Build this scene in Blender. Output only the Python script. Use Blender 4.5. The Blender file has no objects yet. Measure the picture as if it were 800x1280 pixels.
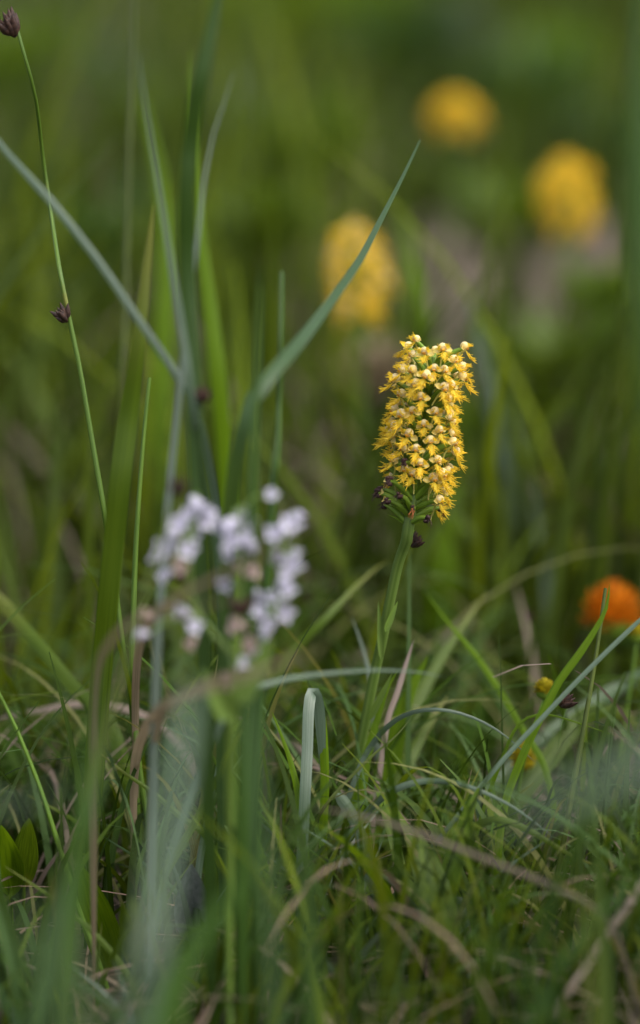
import bpy, math, random
import numpy as np
from mathutils import Vector, Matrix, Quaternion

# ------------------------------------------------------------------ camera, sky, sun, exposure
S = bpy.context.scene
COL = S.collection
PITCH = math.radians(12.0)
FOCUS = 1.10
CAM = Vector((0.0, -FOCUS * math.cos(PITCH), 0.407))
FWD = Vector((0, math.cos(PITCH), -math.sin(PITCH)))
UPV = Vector((0, math.sin(PITCH), math.cos(PITCH)))
RGT = Vector((1, 0, 0))
cam = bpy.data.cameras.new('camera')
cam.sensor_fit = 'VERTICAL'
cam.sensor_height = 36.0
cam.sensor_width = 22.5
cam.lens = 100.0
cam.clip_start = 0.02
cam.clip_end = 2000.0
cam.dof.use_dof = True
cam.dof.focus_distance = FOCUS
cam.dof.aperture_fstop = 3.1
camo = bpy.data.objects.new('camera', cam)
camo.location = CAM
camo.rotation_euler = (math.radians(90) - PITCH, 0, 0)
COL.objects.link(camo)
S.camera = camo

SUN_EL, SUN_AZ = math.radians(56), math.radians(125)      # azimuth clockwise from +Y
w = bpy.data.worlds.new('World')
S.world = w
w.use_nodes = True
wn, wl = w.node_tree.nodes, w.node_tree.links
sky = wn.new('ShaderNodeTexSky')
sky.sky_type = 'NISHITA'
sky.sun_disc = False
sky.sun_elevation = SUN_EL
sky.sun_rotation = SUN_AZ
sky.dust_density = 4.0
sky.air_density = 1.0
hz_ = wn.new('ShaderNodeHueSaturation')          # thin overcast: the blue of the clear sky greyed evenly
hz_.inputs['Saturation'].default_value = 0.45
wl.new(sky.outputs[0], hz_.inputs['Color'])
wl.new(hz_.outputs[0], wn['Background'].inputs[0])
wn['Background'].inputs[1].default_value = 0.145
sun = bpy.data.lights.new('sun', 'SUN')
sun.energy = 1.1
sun.angle = math.radians(55)
sun.color = (1.0, 0.95, 0.88)
suno = bpy.data.objects.new('sun', sun)
sd = Vector((math.sin(SUN_AZ) * math.cos(SUN_EL), math.cos(SUN_AZ) * math.cos(SUN_EL), math.sin(SUN_EL)))
suno.rotation_euler = (-sd).to_track_quat('-Z', 'Y').to_euler()
suno.location = (1, -1, 3)
COL.objects.link(suno)
S.view_settings.view_transform = 'Standard'
S.view_settings.look = 'None'
S.view_settings.exposure = 1.0
S.view_settings.gamma = 1.0
S.view_settings.use_curve_mapping = False
S.render.engine = 'CYCLES'
S.cycles.use_denoising = True
S.cycles.max_bounces = 6
S.cycles.transmission_bounces = 6

# ------------------------------------------------------------------ helpers
RNG = random.Random(7)
NR = np.random.default_rng(11)
K_PX = 0.36 / 1280.0            # metres per pixel (of the 800x1280 photograph) at unit depth


def P(px, py, d):
    """photograph pixel + depth along the view axis -> world point"""
    u, v = (px - 400) * K_PX, (640 - py) * K_PX
    return CAM + d * (FWD + u * RGT + v * UPV)


def project(xyz):
    q = xyz - np.array(CAM)
    d = q @ np.array(FWD)
    dd = np.where(np.abs(d) < 1e-6, 1e-6, d)
    return 400 + (q @ np.array(RGT)) / dd / K_PX, 640 - (q @ np.array(UPV)) / dd / K_PX, d


def gz(x, y):
    """gentle height field of the ground"""
    r = 1.0 / (1.0 + 0.02 * (x * x + y * y))
    return r * (0.010 * np.sin(3.1 * x + 1.3) * np.cos(2.3 * y + 0.4) + 0.006 * np.sin(9.0 * x - 4 * y) + 0.004 * np.cos(17 * y + 6 * x))


_GR = np.random.default_rng(3).random((64, 64))


def vnoise(x, y, f, o=0.0):
    x, y = x * f + o + 900.0, y * f + o * 1.7 + 900.0
    i, j = np.floor(x).astype(int), np.floor(y).astype(int)
    u, v = x - i, y - j
    u, v = u * u * (3 - 2 * u), v * v * (3 - 2 * v)
    g = lambda a, b: _GR[a % 64, b % 64]
    return (g(i, j) * (1 - u) + g(i + 1, j) * u) * (1 - v) + (g(i, j + 1) * (1 - u) + g(i + 1, j + 1) * u) * v


class MB:
    """mesh builder: verts, faces, uvs"""
    def __init__(s):
        s.v, s.f, s.uv = [], [], []

    def grid(s, rows, close=False, uvs=None):
        b = len(s.v)
        n, m = len(rows), len(rows[0])
        for i, r in enumerate(rows):
            for j, p in enumerate(r):
                s.v.append(tuple(p))
                s.uv.append((j / max(1, m - 1), i / max(1, n - 1)))
        for i in range(n - 1):
            for j in range(m if close else m - 1):
                k = (j + 1) % m
                s.f.append((b + i * m + j, b + i * m + k, b + (i + 1) * m + k, b + (i + 1) * m + j))

    def tube(s, pts, rad, seg=6):
        pts = [Vector(p) for p in pts]
        rows = []
        ref = Vector((0.123, 0.31, 0.94))
        for i, p in enumerate(pts):
            t = (pts[min(i + 1, len(pts) - 1)] - pts[max(i - 1, 0)])
            if t.length < 1e-9:
                t = Vector((0, 0, 1))
            t.normalize()
            a = t.cross(ref)
            if a.length < 0.05:
                a = t.cross(Vector((1, 0, 0)))
            a.normalize()
            c = t.cross(a)
            r = rad[i] if hasattr(rad, '__len__') else rad
            rows.append([p + r * (math.cos(2 * math.pi * k / seg) * a + math.sin(2 * math.pi * k / seg) * c) for k in range(seg)])
        s.grid(rows, close=True)

    def ball(s, c, r, rot=None, nu=8, nv=6, jit=0.0, rng=None, power=1.0):
        rows = []
        for i in range(nv + 1):
            th = math.pi * i / nv
            row = []
            for k in range(nu):
                ph = 2 * math.pi * k / nu
                q = Vector((math.sin(th) * math.cos(ph) * r[0], math.sin(th) * math.sin(ph) * r[1], math.cos(th) * r[2]))
                if jit and rng:
                    q *= 1 + rng.uniform(-jit, jit)
                if rot:
                    q = rot @ q
                row.append(Vector(c) + q)
            if i in (0, nv):
                m = sum(row, Vector()) / nu
                row = [m] * nu
            rows.append(row)
        s.grid(rows, close=True)

    def petal(s, base, dirn, up, L, W, cup=0.2, bend=0.3, nl=6, nw=4, shape=0.55):
        """leaf-like sheet from base along dirn, normal about up"""
        dirn, up = Vector(dirn).normalized(), Vector(up).normalized()
        side = dirn.cross(up).normalized()
        up = side.cross(dirn)
        rows = []
        for i in range(nl + 1):
            t = i / nl
            wd = W * (math.sin(math.pi * min(1, max(0.02, t ** shape * 0.98 + 0.01)))) ** 0.8
            row = []
            for j in range(nw + 1):
                q = 2 * j / nw - 1
                row.append(Vector(base) + dirn * (L * t) + side * (wd * q) + up * (cup * wd * q * q - bend * L * t * t))
            rows.append(row)
        s.grid(rows)

    def mesh(s, name, mat, smooth=True):
        me = bpy.data.meshes.new(name)
        me.from_pydata(s.v, [], s.f)
        uvl = me.uv_layers.new(name='UVMap')
        li = np.empty(len(me.loops), dtype=np.int32)
        me.loops.foreach_get('vertex_index', li)
        uvl.data.foreach_set('uv', np.array(s.uv, dtype=np.float32)[li].ravel())
        if smooth:
            me.polygons.foreach_set('use_smooth', [True] * len(me.polygons))
        me.materials.append(mat)
        me.update()
        return me


def link(name, me, parent=None, loc=(0, 0, 0)):
    o = bpy.data.objects.new(name, me)
    COL.objects.link(o)
    o.location = loc
    if parent is not None:
        o.parent = parent
    return o


def tag(o, label, cat, group=None, kind=None):
    if label:
        o['label'] = label
    if cat:
        o['category'] = cat
    if group:
        o['group'] = group
    if kind:
        o['kind'] = kind
    return o


def thing(name, loc, label, cat, group=None):
    o = bpy.data.objects.new(name, None)
    o.empty_display_size = 0.02
    o.location = loc
    COL.objects.link(o)
    return tag(o, label, cat, group)


def spline(pts, n):
    """Catmull-Rom through the points, n samples evenly in arc length"""
    p = np.array([tuple(q) for q in pts], dtype=float)
    p = np.vstack([2 * p[0] - p[1], p, 2 * p[-1] - p[-2]])
    out = []
    for i in range(1, len(p) - 2):
        for t in np.linspace(0, 1, 12, endpoint=False):
            a, b, c, d = p[i - 1], p[i], p[i + 1], p[i + 2]
            out.append(0.5 * ((2 * b) + (-a + c) * t + (2 * a - 5 * b + 4 * c - d) * t * t + (-a + 3 * b - 3 * c + d) * t ** 3))
    out.append(p[-2])
    out = np.array(out)
    s = np.r_[0, np.cumsum(np.linalg.norm(np.diff(out, axis=0), axis=1))]
    q = np.linspace(0, s[-1], n)
    return np.stack([np.interp(q, s, out[:, k]) for k in range(3)], 1)


# ------------------------------------------------------------------ materials
def new_mat(name):
    m = bpy.data.materials.new(name)
    m.use_nodes = True
    nt = m.node_tree
    nt.nodes.clear()
    return m, nt.nodes, nt.links


def leaf_mat(name, col, col2=None, trans=0.3, tcol=None, rough=0.45, spec=0.4, streak=(16, 1.0), var=0.25, attr=False,
             tip=None, sheen=0.0, blotch=None):
    """plant tissue: streaked colour, gloss from the sky and light passing through"""
    m, N, L = new_mat(name)
    out = N.new('ShaderNodeOutputMaterial')
    uv = N.new('ShaderNodeUVMap')
    mp = N.new('ShaderNodeMapping')
    mp.inputs['Scale'].default_value = (streak[0], streak[1] * 3, 1)
    oi = N.new('ShaderNodeObjectInfo')
    L.new(uv.outputs[0], mp.inputs[0])
    cmb = N.new('ShaderNodeCombineXYZ')
    ml = N.new('ShaderNodeMath'); ml.operation = 'MULTIPLY'; ml.inputs[1].default_value = 37.0
    L.new(oi.outputs['Random'], ml.inputs[0])
    L.new(ml.outputs[0], cmb.inputs[2]); L.new(ml.outputs[0], cmb.inputs[1])
    L.new(cmb.outputs[0], mp.inputs['Location'])
    nz = N.new('ShaderNodeTexNoise'); nz.inputs['Scale'].default_value = 1.0; nz.inputs['Detail'].default_value = 3
    L.new(mp.outputs[0], nz.inputs['Vector'])
    col2 = col2 or tuple(c * 0.6 for c in col)
    rp = N.new('ShaderNodeValToRGB')
    rp.color_ramp.elements[0].position = 0.38; rp.color_ramp.elements[0].color = (*col2, 1)
    rp.color_ramp.elements[1].position = 0.60; rp.color_ramp.elements[1].color = (*col, 1)
    L.new(nz.outputs[0], rp.inputs[0])
    cur = rp.outputs[0]
    if tip:
        sp = N.new('ShaderNodeSeparateXYZ'); L.new(uv.outputs[0], sp.inputs[0])
        ad = N.new('ShaderNodeMath'); ad.operation = 'MULTIPLY_ADD'; ad.inputs[1].default_value = 0.25
        L.new(nz.outputs[0], ad.inputs[0]); L.new(sp.outputs[1], ad.inputs[2])
        r2 = N.new('ShaderNodeValToRGB')
        r2.color_ramp.elements[0].position = 0.14; r2.color_ramp.elements[0].color = (1, 1, 1, 1)
        r2.color_ramp.elements[1].position = 0.34; r2.color_ramp.elements[1].color = (0, 0, 0, 1)
        L.new(ad.outputs[0], r2.inputs[0])
        mx = N.new('ShaderNodeMixRGB'); L.new(r2.outputs[0], mx.inputs[0]); L.new(cur, mx.inputs[1]); mx.inputs[2].default_value = (*tip, 1)
        cur = mx.outputs[0]
    if blotch:
        tc = N.new('ShaderNodeTexCoord')
        n2 = N.new('ShaderNodeTexNoise'); n2.inputs['Scale'].default_value = blotch[1]; n2.inputs['Detail'].default_value = 4
        L.new(tc.outputs['Object'], n2.inputs['Vector'])
        r3 = N.new('ShaderNodeValToRGB'); r3.color_ramp.elements[0].position = blotch[2]; r3.color_ramp.elements[1].position = blotch[2] + 0.1
        L.new(n2.outputs[0], r3.inputs[0])
        mx = N.new('ShaderNodeMixRGB'); L.new(r3.outputs[0], mx.inputs[0]); L.new(cur, mx.inputs[1]); mx.inputs[2].default_value = (*blotch[0], 1)
        cur = mx.outputs[0]
    if attr:
        at = N.new('ShaderNodeAttribute'); at.attribute_name = 'tint'
        mx = N.new('ShaderNodeMixRGB'); mx.blend_type = 'MULTIPLY'; mx.inputs[0].default_value = 1
        L.new(cur, mx.inputs[1]); L.new(at.outputs['Color'], mx.inputs[2])
        cur = mx.outputs[0]
    hs = N.new('ShaderNodeHueSaturation')
    mr = N.new('ShaderNodeMapRange'); mr.inputs[3].default_value = 1 - var; mr.inputs[4].default_value = 1 + var
    L.new(oi.outputs['Random'], mr.inputs[0]); L.new(mr.outputs[0], hs.inputs['Value'])
    L.new(cur, hs.inputs['Color'])
    cur = hs.outputs[0]
    pb = N.new('ShaderNodeBsdfPrincipled')
    L.new(cur, pb.inputs['Base Color'])
    pb.inputs['Roughness'].default_value = rough
    pb.inputs['Specular IOR Level'].default_value = spec
    if sheen:
        pb.inputs['Sheen Weight'].default_value = sheen
        pb.inputs['Sheen Roughness'].default_value = 0.4
    bp = N.new('ShaderNodeBump'); bp.inputs['Strength'].default_value = 0.25; bp.inputs['Distance'].default_value = 0.0006
    L.new(nz.outputs[0], bp.inputs['Height']); L.new(bp.outputs[0], pb.inputs['Normal'])
    if trans > 0:
        tr = N.new('ShaderNodeBsdfTranslucent')
        if tcol:
            mt = N.new('ShaderNodeMixRGB'); mt.blend_type = 'MULTIPLY'; mt.inputs[0].default_value = 1
            L.new(cur, mt.inputs[1]); mt.inputs[2].default_value = (*tcol, 1)
            L.new(mt.outputs[0], tr.inputs[0])
        else:
            L.new(cur, tr.inputs[0])
        ms = N.new('ShaderNodeMixShader'); ms.inputs[0].default_value = trans
        L.new(pb.outputs[0], ms.inputs[1]); L.new(tr.outputs[0], ms.inputs[2])
        L.new(ms.outputs[0], out.inputs[0])
    else:
        L.new(pb.outputs[0], out.inputs[0])
    return m


TG = (1.5, 1.35, 0.5)
M = {
    'green': leaf_mat('grass_green', (0.095, 0.155, 0.010), (0.055, 0.10, 0.006), 0.38, TG, spec=0.28, tip=(0.16, 0.17, 0.03)),
    'bright': leaf_mat('grass_bright', (0.125, 0.215, 0.006), (0.08, 0.155, 0.004), 0.48, TG, spec=0.25),
    'dark': leaf_mat('grass_dark', (0.045, 0.098, 0.013), (0.028, 0.066, 0.008), 0.3, TG, spec=0.3),
    'blue': leaf_mat('grass_glaucous', (0.105, 0.150, 0.100), (0.060, 0.10, 0.058), 0.2, None, rough=0.38, spec=0.6, streak=(22, 0.3)),
    'teal': leaf_mat('grass_teal', (0.055, 0.105, 0.036), (0.035, 0.074, 0.024), 0.3, TG, rough=0.42, spec=0.4, streak=(22, 0.3)),
    'pale': leaf_mat('grass_pale', (0.17, 0.215, 0.17), (0.12, 0.165, 0.12), 0.2, None, rough=0.4, spec=0.6, streak=(22, 0.3)),
    'straw': leaf_mat('grass_straw', (0.34, 0.26, 0.17), (0.22, 0.165, 0.10), 0.2, None, rough=0.6, spec=0.3),
    'pink': leaf_mat('grass_bleached', (0.34, 0.265, 0.225), (0.22, 0.17, 0.14), 0.15, None, rough=0.6, spec=0.3),
    'dull': leaf_mat('grass_dull_dead', (0.20, 0.155, 0.12), (0.12, 0.095, 0.07), 0.15, None, rough=0.65, spec=0.25),
    'culm': leaf_mat('culm_green', (0.12, 0.21, 0.02), (0.075, 0.15, 0.012), 0.15, TG, streak=(6, 3), blotch=((0.2, 0.22, 0.03), 45, 0.62)),
    'olive': leaf_mat('culm_olive', (0.09, 0.12, 0.02), (0.06, 0.085, 0.015), 0.15, TG, streak=(6, 3)),
    'stem': leaf_mat('orchid_stem', (0.165, 0.25, 0.05), (0.10, 0.175, 0.025), 0.1, TG, streak=(20, 0.4)),
    'ovary': leaf_mat('orchid_ovary', (0.20, 0.31, 0.035), (0.13, 0.22, 0.02), 0.2, TG, streak=(8, 0.6)),
    'brown': leaf_mat('sedge_brown', (0.060, 0.028, 0.018), (0.025, 0.012, 0.01), 0.05, None, rough=0.6, streak=(3, 3)),
    'wither': leaf_mat('withered', (0.05, 0.018, 0.012), (0.022, 0.008, 0.008), 0.05, None, rough=0.7, streak=(3, 3)),
    'rust': leaf_mat('rusty_petal', (0.42, 0.14, 0.02), (0.20, 0.06, 0.015), 0.2, None, rough=0.6, streak=(3, 3)),
    'cream': leaf_mat('orchid_cream', (0.90, 0.80, 0.52), (0.90, 0.72, 0.28), 0.4, None, rough=0.5, spec=0.3, streak=(3, 2), var=0.08),
    'yellow': leaf_mat('orchid_yellow', (0.92, 0.74, 0.075), (0.91, 0.65, 0.04), 0.5, None, rough=0.5, spec=0.3, streak=(3, 2), var=0.1),
    'butter': leaf_mat('orchid_butter', (0.91, 0.76, 0.30), (0.90, 0.68, 0.14), 0.5, None, rough=0.5, spec=0.3, streak=(3, 2), var=0.1),
    'spur': leaf_mat('orchid_spur', (0.55, 0.50, 0.12), (0.40, 0.42, 0.10), 0.3, None, streak=(3, 2), var=0.1),
    'orangey': leaf_mat('orchid_column', (0.85, 0.48, 0.03), (0.45, 0.14, 0.015), 0.1, None, streak=(4, 3)),
    'orange': leaf_mat('milkwort_orange', (0.72, 0.25, 0.007), (0.52, 0.14, 0.005), 0.35, None, rough=0.5, streak=(3, 1), var=0.15),
    'button': leaf_mat('button_yellow', (0.46, 0.37, 0.012), (0.26, 0.22, 0.01), 0.25, None, rough=0.55, streak=(3, 2)),
    'white': leaf_mat('lilac_white', (0.68, 0.66, 0.77), (0.55, 0.52, 0.63), 0.35, None, rough=0.55, streak=(3, 2), var=0.1),
    'blush': leaf_mat('faded_pink', (0.60, 0.46, 0.42), (0.42, 0.30, 0.26), 0.25, None, rough=0.6, streak=(3, 2), var=0.15),
    'silver': leaf_mat('silver_leaf', (0.30, 0.34, 0.33), (0.20, 0.24, 0.23), 0.15, None, rough=0.5, streak=(8, 4)),
    'meadow': leaf_mat('meadow_grass', (0.110, 0.145, 0.010), (0.060, 0.088, 0.006), 0.36, (1.35, 1.25, 0.6), attr=True, spec=0.12, rough=0.55),
    'front': leaf_mat('front_grass', (0.060, 0.10, 0.014), (0.035, 0.065, 0.009), 0.3, (1.2, 1.2, 0.7), attr=True, spec=0.12, rough=0.6),
    'dry': leaf_mat('dry_grass', (0.25, 0.195, 0.15), (0.16, 0.12, 0.09), 0.2, None, rough=0.6, attr=True),
    'herb': leaf_mat('herb_leaf', (0.10, 0.165, 0.010), (0.06, 0.11, 0.006), 0.4, TG, spec=0.25, attr=True, streak=(5, 2)),
}


def soil_mat():
    m, N, L = new_mat('meadow_soil')
    out = N.new('ShaderNodeOutputMaterial'); pb = N.new('ShaderNodeBsdfPrincipled')
    tc = N.new('ShaderNodeTexCoord')
    n1 = N.new('ShaderNodeTexNoise'); n1.inputs['Scale'].default_value = 60; n1.inputs['Detail'].default_value = 6
    n2 = N.new('ShaderNodeTexNoise'); n2.inputs['Scale'].default_value = 2.2; n2.inputs['Detail'].default_value = 4
    for n in (n1, n2):
        L.new(tc.outputs['Object'], n.inputs['Vector'])
    r1 = N.new('ShaderNodeValToRGB')
    r1.color_ramp.elements[0].position = 0.35; r1.color_ramp.elements[0].color = (0.045, 0.035, 0.022, 1)
    r1.color_ramp.elements[1].position = 0.7; r1.color_ramp.elements[1].color = (0.15, 0.115, 0.08, 1)
    r2 = N.new('ShaderNodeValToRGB')
    r2.color_ramp.elements[0].position = 0.42; r2.color_ramp.elements[0].color = (0, 0, 0, 1)
    r2.color_ramp.elements[1].position = 0.6; r2.color_ramp.elements[1].color = (1, 1, 1, 1)
    L.new(n1.outputs[0], r1.inputs[0]); L.new(n2.outputs[0], r2.inputs[0])
    mx = N.new('ShaderNodeMixRGB'); L.new(r2.outputs[0], mx.inputs[0]); L.new(r1.outputs[0], mx.inputs[1])
    mx.inputs[2].default_value = (0.045, 0.050, 0.020, 1)
    L.new(mx.outputs[0], pb.inputs['Base Color']); pb.inputs['Roughness'].default_value = 0.9
    bp = N.new('ShaderNodeBump'); bp.inputs['Strength'].default_value = 0.8; bp.inputs['Distance'].default_value = 0.01
    L.new(n1.outputs[0], bp.inputs['Height']); L.new(bp.outputs[0], pb.inputs['Normal'])
    L.new(pb.outputs[0], out.inputs[0])
    return m


# ------------------------------------------------------------------ ground
def axis_coords():
    a = np.linspace(-4, 8, 121)
    far = np.array([10, 14, 20, 35, 60, 120, 300, 800])
    return np.r_[-far[::-1], a, far + 2]


ax = axis_coords()
X, Y = np.meshgrid(ax, ax, indexing='xy')
Z = gz(X, Y)
gv = np.stack([X.ravel(), Y.ravel(), Z.ravel()], 1)
n = len(ax)
gf = [(i * n + j, i * n + j + 1, (i + 1) * n + j + 1, (i + 1) * n + j) for i in range(n - 1) for j in range(n - 1)]
gm = bpy.data.meshes.new('ground')
gm.from_pydata(gv.tolist(), [], gf)
gm.polygons.foreach_set('use_smooth', [True] * len(gm.polygons))
gm.materials.append(soil_mat())
tag(link('ground', gm), 'dark soil of the meadow under grass and dead thatch', None, kind='structure')


# ------------------------------------------------------------------ masses of grass
FLOWER_WINDOWS = [(0, 1010, 58, 1115, 1.10), (218, 1065, 268, 1150, 1.09), (95, 1075, 150, 1215, 1.08), (632, 922, 678, 985, 1.18), (660, 842, 702, 890, 1.14), (374, 855, 412, 965, 1.10), (725, 725, 800, 805, 1.33), (545, 345, 770, 400, 2.85), (325, 372, 385, 400, 2.75), (395, 245, 500, 480, 1.75), (650, 160, 775, 420, 1.95), (512, 80, 625, 260, 2.3), (455, 410, 605, 900, 1.12),
                  (715, 720, 805, 830, 1.3), (180, 600, 385, 800, 1.0)]


def blades_mass(name, n, depth, lat, hgt, wid, mat, label, cat, lean=(0.05, 0.6), seg=6, tints=None, flat=0.0, power=1.0, keep=True,
                clump=0.5, leafy=False, zoff=0.0, rej=None, freq=1.0, mixed=False):
    """n thin blades rooted in the ground, as one mesh"""
    hash_off = (len(name) * 3.7) % 11
    d = depth[0] + (depth[1] - depth[0]) * NR.random(n) ** power
    x = (NR.random(n) * 2 - 1) * (lat[0] + lat[1] * d)
    y = CAM.y + d / math.cos(PITCH)
    cx = np.clip((vnoise(x, y, 4.5 * freq, hash_off) + 0.6 * vnoise(x, y, 10.0 * freq, hash_off + 9) - 0.8) * 2.6, -1, 1)      # clump field
    acc = NR.random(n) < (1 - clump) + clump * (0.5 + 0.5 * cx)
    h = hgt[0] + (hgt[1] - hgt[0]) * NR.random(n) ** 1.4
    h *= 0.8 + 0.35 * cx
    az = NR.random(n) * 2 * np.pi
    ln = lean[0] + (lean[1] - lean[0]) * NR.random(n) ** 1.5
    wd = wid[0] + (wid[1] - wid[0]) * NR.random(n)
    sa = az + np.pi / 2 + NR.normal(0, 0.6, n)
    base = np.stack([x, y, gz(x, y) - 0.004 + zoff], 1)
    t = np.linspace(0, 1, seg + 1)
    if flat > 0:                                       # lying litter: nearly horizontal
        rise = NR.random(n) * flat
        hor = t[None, :] * np.ones((n, 1))
        bend = NR.normal(0, 0.15, n)
        cen = base[:, None, :] + np.stack([(np.cos(az)[:, None] * hor - np.sin(az)[:, None] * bend[:, None] * hor ** 2) * h[:, None],
                                           (np.sin(az)[:, None] * hor + np.cos(az)[:, None] * bend[:, None] * hor ** 2) * h[:, None],
                                           (rise[:, None] * np.sin(np.pi * hor * 0.8) + 0.02) * h[:, None] + 0.004], 2)
    else:
        th = ln[:, None] * (0.25 + 1.5 * t[None, :] ** 1.5)
        th = np.clip(th, 0, 2.4)
        ds = h[:, None] / seg
        rr = np.cumsum(np.sin(th) * ds, 1) - np.sin(th[:, :1]) * ds
        zz = np.cumsum(np.cos(th) * ds, 1) - np.cos(th[:, :1]) * ds
        cen = base[:, None, :] + np.stack([np.cos(az)[:, None] * rr, np.sin(az)[:, None] * rr, zz], 2)
    if keep:
        for k in range(1, seg + 1):
            px, py, dd = project(cen[:, k, :])
            for (x0, y0, x1, y1, fd) in FLOWER_WINDOWS:
                acc &= ~((px > x0) & (px < x1) & (py > y0) & (py < y1) & (dd < fd + 0.02))
    if rej is not None:
        px, py, dd = project(cen[:, -1, :])
        acc &= ~rej(px, py, dd)
    ix = np.nonzero(acc)[0]
    cen, wd, sa, h = cen[ix], wd[ix], sa[ix], h[ix]
    n = len(ix)
    prof = np.sin(np.pi * np.clip(t * 0.93 + 0.05, 0, 1)) ** 0.8 if leafy else np.clip((1 - t) * 1.02, 0.02, 1) ** 0.55 * (0.65 + 0.35 * np.minimum(1, t * 5))
    side = np.stack([np.cos(sa), np.sin(sa), 0 * sa], 1)[:, None, :] * (wd[:, None] * 0.5 * prof[None, :])[:, :, None]
    v = np.stack([cen - side, cen + side], 2)          # n, seg+1, 2, 3
    v = v.reshape(-1, 3)
    b = (np.arange(n) * (seg + 1) * 2)[:, None] + (np.arange(seg) * 2)[None, :]
    f = np.stack([b, b + 1, b + 3, b + 2], 2).reshape(-1, 4)
    me = bpy.data.meshes.new(name)
    me.vertices.add(len(v)); me.vertices.foreach_set('co', v.astype(np.float32).ravel())
    me.loops.add(f.size); me.loops.foreach_set('vertex_index', f.astype(np.int32).ravel())
    me.polygons.add(len(f)); me.polygons.foreach_set('loop_start', np.arange(0, f.size, 4, dtype=np.int32))
    me.update()
    me.polygons.foreach_set('use_smooth', [True] * len(f))
    uvl = me.uv_layers.new(name='UVMap')
    uu = np.tile(np.stack(np.broadcast_arrays(np.array([0., 1.])[None, :], 1 - t[:, None]), 2)[None], (n, 1, 1, 1))
    uu[:, :, :, 0] += NR.random(n)[:, None, None] * 50
    uvl.data.foreach_set('uv', uu.reshape(-1, 2)[f.ravel()].astype(np.float32).ravel())
    ca = me.color_attributes.new('tint', 'FLOAT_COLOR', 'POINT')
    tints = tints or [(1, 1, 1)]
    T = np.array(tints)
    bx, by = cen[:, 0, 0], cen[:, 0, 1]
    fld = np.clip((vnoise(bx, by * 0.6, 4.0 * freq, 2.2) * 0.65 + vnoise(bx, by * 0.6, 9.0 * freq, 5.0) * 0.35 - 0.5) * 2.6 + 0.5, 0, 1)
    idx = np.clip((((0.85 * fld + 0.15 * NR.random(n)) if not mixed else NR.random(n)) * len(T)).astype(int), 0, len(T) - 1)
    c = T[idx] * (0.8 + 0.4 * NR.random(n))[:, None]
    c = np.repeat(np.c_[c, np.ones(n)], (seg + 1) * 2, 0)
    ca.data.foreach_set('color', c.astype(np.float32).ravel())
    me.materials.append(mat)
    me.validate()
    return tag(link(name, me), label, cat, kind='stuff')


GT = [(0.48, 0.55, 0.9), (0.65, 0.72, 1.6), (0.7, 0.78, 1.8), (0.85, 0.9, 3.6), (0.9, 0.95, 1.3), (1.15, 1.2, 1.0), (1.45, 1.4, 0.9)]
NT = [(0.22, 0.32, 0.4), (0.4, 0.55, 0.7), (0.6, 0.75, 1.0), (0.65, 0.8, 2.4), (0.8, 0.9, 0.9), (1.15, 1.15, 0.8)]
TT = [(0.18, 0.27, 0.4), (0.35, 0.5, 0.8), (0.55, 0.8, 1.0), (0.95, 1.15, 6.0), (0.3, 0.42, 0.6), (1.0, 1.1, 0.9), (0.65, 0.9, 3.4), (1.8, 1.35, 7.0), (0.42, 0.62, 0.8), (0.25, 0.36, 0.5)]
XT = [GT[i] for i in (0, 4, 2, 6, 1, 5, 3, 0, 6)]
DT = [(0.7, 0.65, 0.6), (1, 0.95, 0.95), (1.15, 1.0, 0.95), (0.9, 0.9, 0.8)]
blades_mass('meadow_grass', 12000, (1.32, 6.0), (0.5, 0.16), (0.10, 0.36), (0.004, 0.012), M['meadow'],
            'blurred green meadow grass stretching away behind the flowers', 'grass', tints=GT, clump=0.85, power=1.3)
blades_mass('distant_grass', 22000, (5.5, 30.0), (2.0, 0.45), (0.2, 0.5), (0.014, 0.04), M['meadow'],
            'soft green mass of distant meadow grass', 'grass', tints=GT, clump=1.0, power=1.6, seg=4, keep=False, freq=0.3)
blades_mass('mid_grass', 2400, (1.22, 2.2), (0.42, 0.05), (0.14, 0.42), (0.005, 0.011), M['meadow'],
            'loose blurred grass blades just behind the sharp orchid', 'grass', tints=XT, clump=0.8, lean=(0.03, 0.8), seg=7, mixed=True)
blades_mass('near_grass', 3300, (0.86, 1.36), (0.42, 0.0), (0.05, 0.18), (0.0022, 0.0058), M['meadow'],
            'tangle of short thin green grass blades round the orchid stem', 'grass', tints=NT, clump=0.55, lean=(0.1, 1.1), seg=8, freq=2.5,
            rej=lambda px, py, d: (py < 740 + 200 * NR.random(len(py))))
blades_mass('tangled_grass', 5200, (0.91, 1.30), (0.40, 0.0), (0.13, 0.34), (0.0014, 0.0046), M['meadow'],
            'long fine grass blades crossing one another at every angle round the orchid foot', 'grass', tints=TT, clump=0.3, lean=(0.35, 1.5), seg=12, mixed=True,
            rej=lambda px, py, d: (py < 640 + 280 * NR.random(len(py)) ** 0.8))
blades_mass('dead_stalks', 260, (0.92, 1.30), (0.40, 0.0), (0.10, 0.28), (0.0012, 0.0040), M['dry'],
            'thin bleached dead stalks tangled through the fine grass round the orchid foot', 'dry grass', tints=DT, clump=0.3, lean=(0.5, 1.6), seg=10,
            rej=lambda px, py, d: (py < 800))
blades_mass('foot_leaves', 260, (0.95, 1.28), (0.40, 0.0), (0.04, 0.10), (0.007, 0.015), M['herb'],
            'small broad leaves low in the grass round the orchid foot', 'ground cover', tints=NT, clump=0.6, lean=(0.2, 0.9), leafy=True, seg=7, freq=3)
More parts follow.
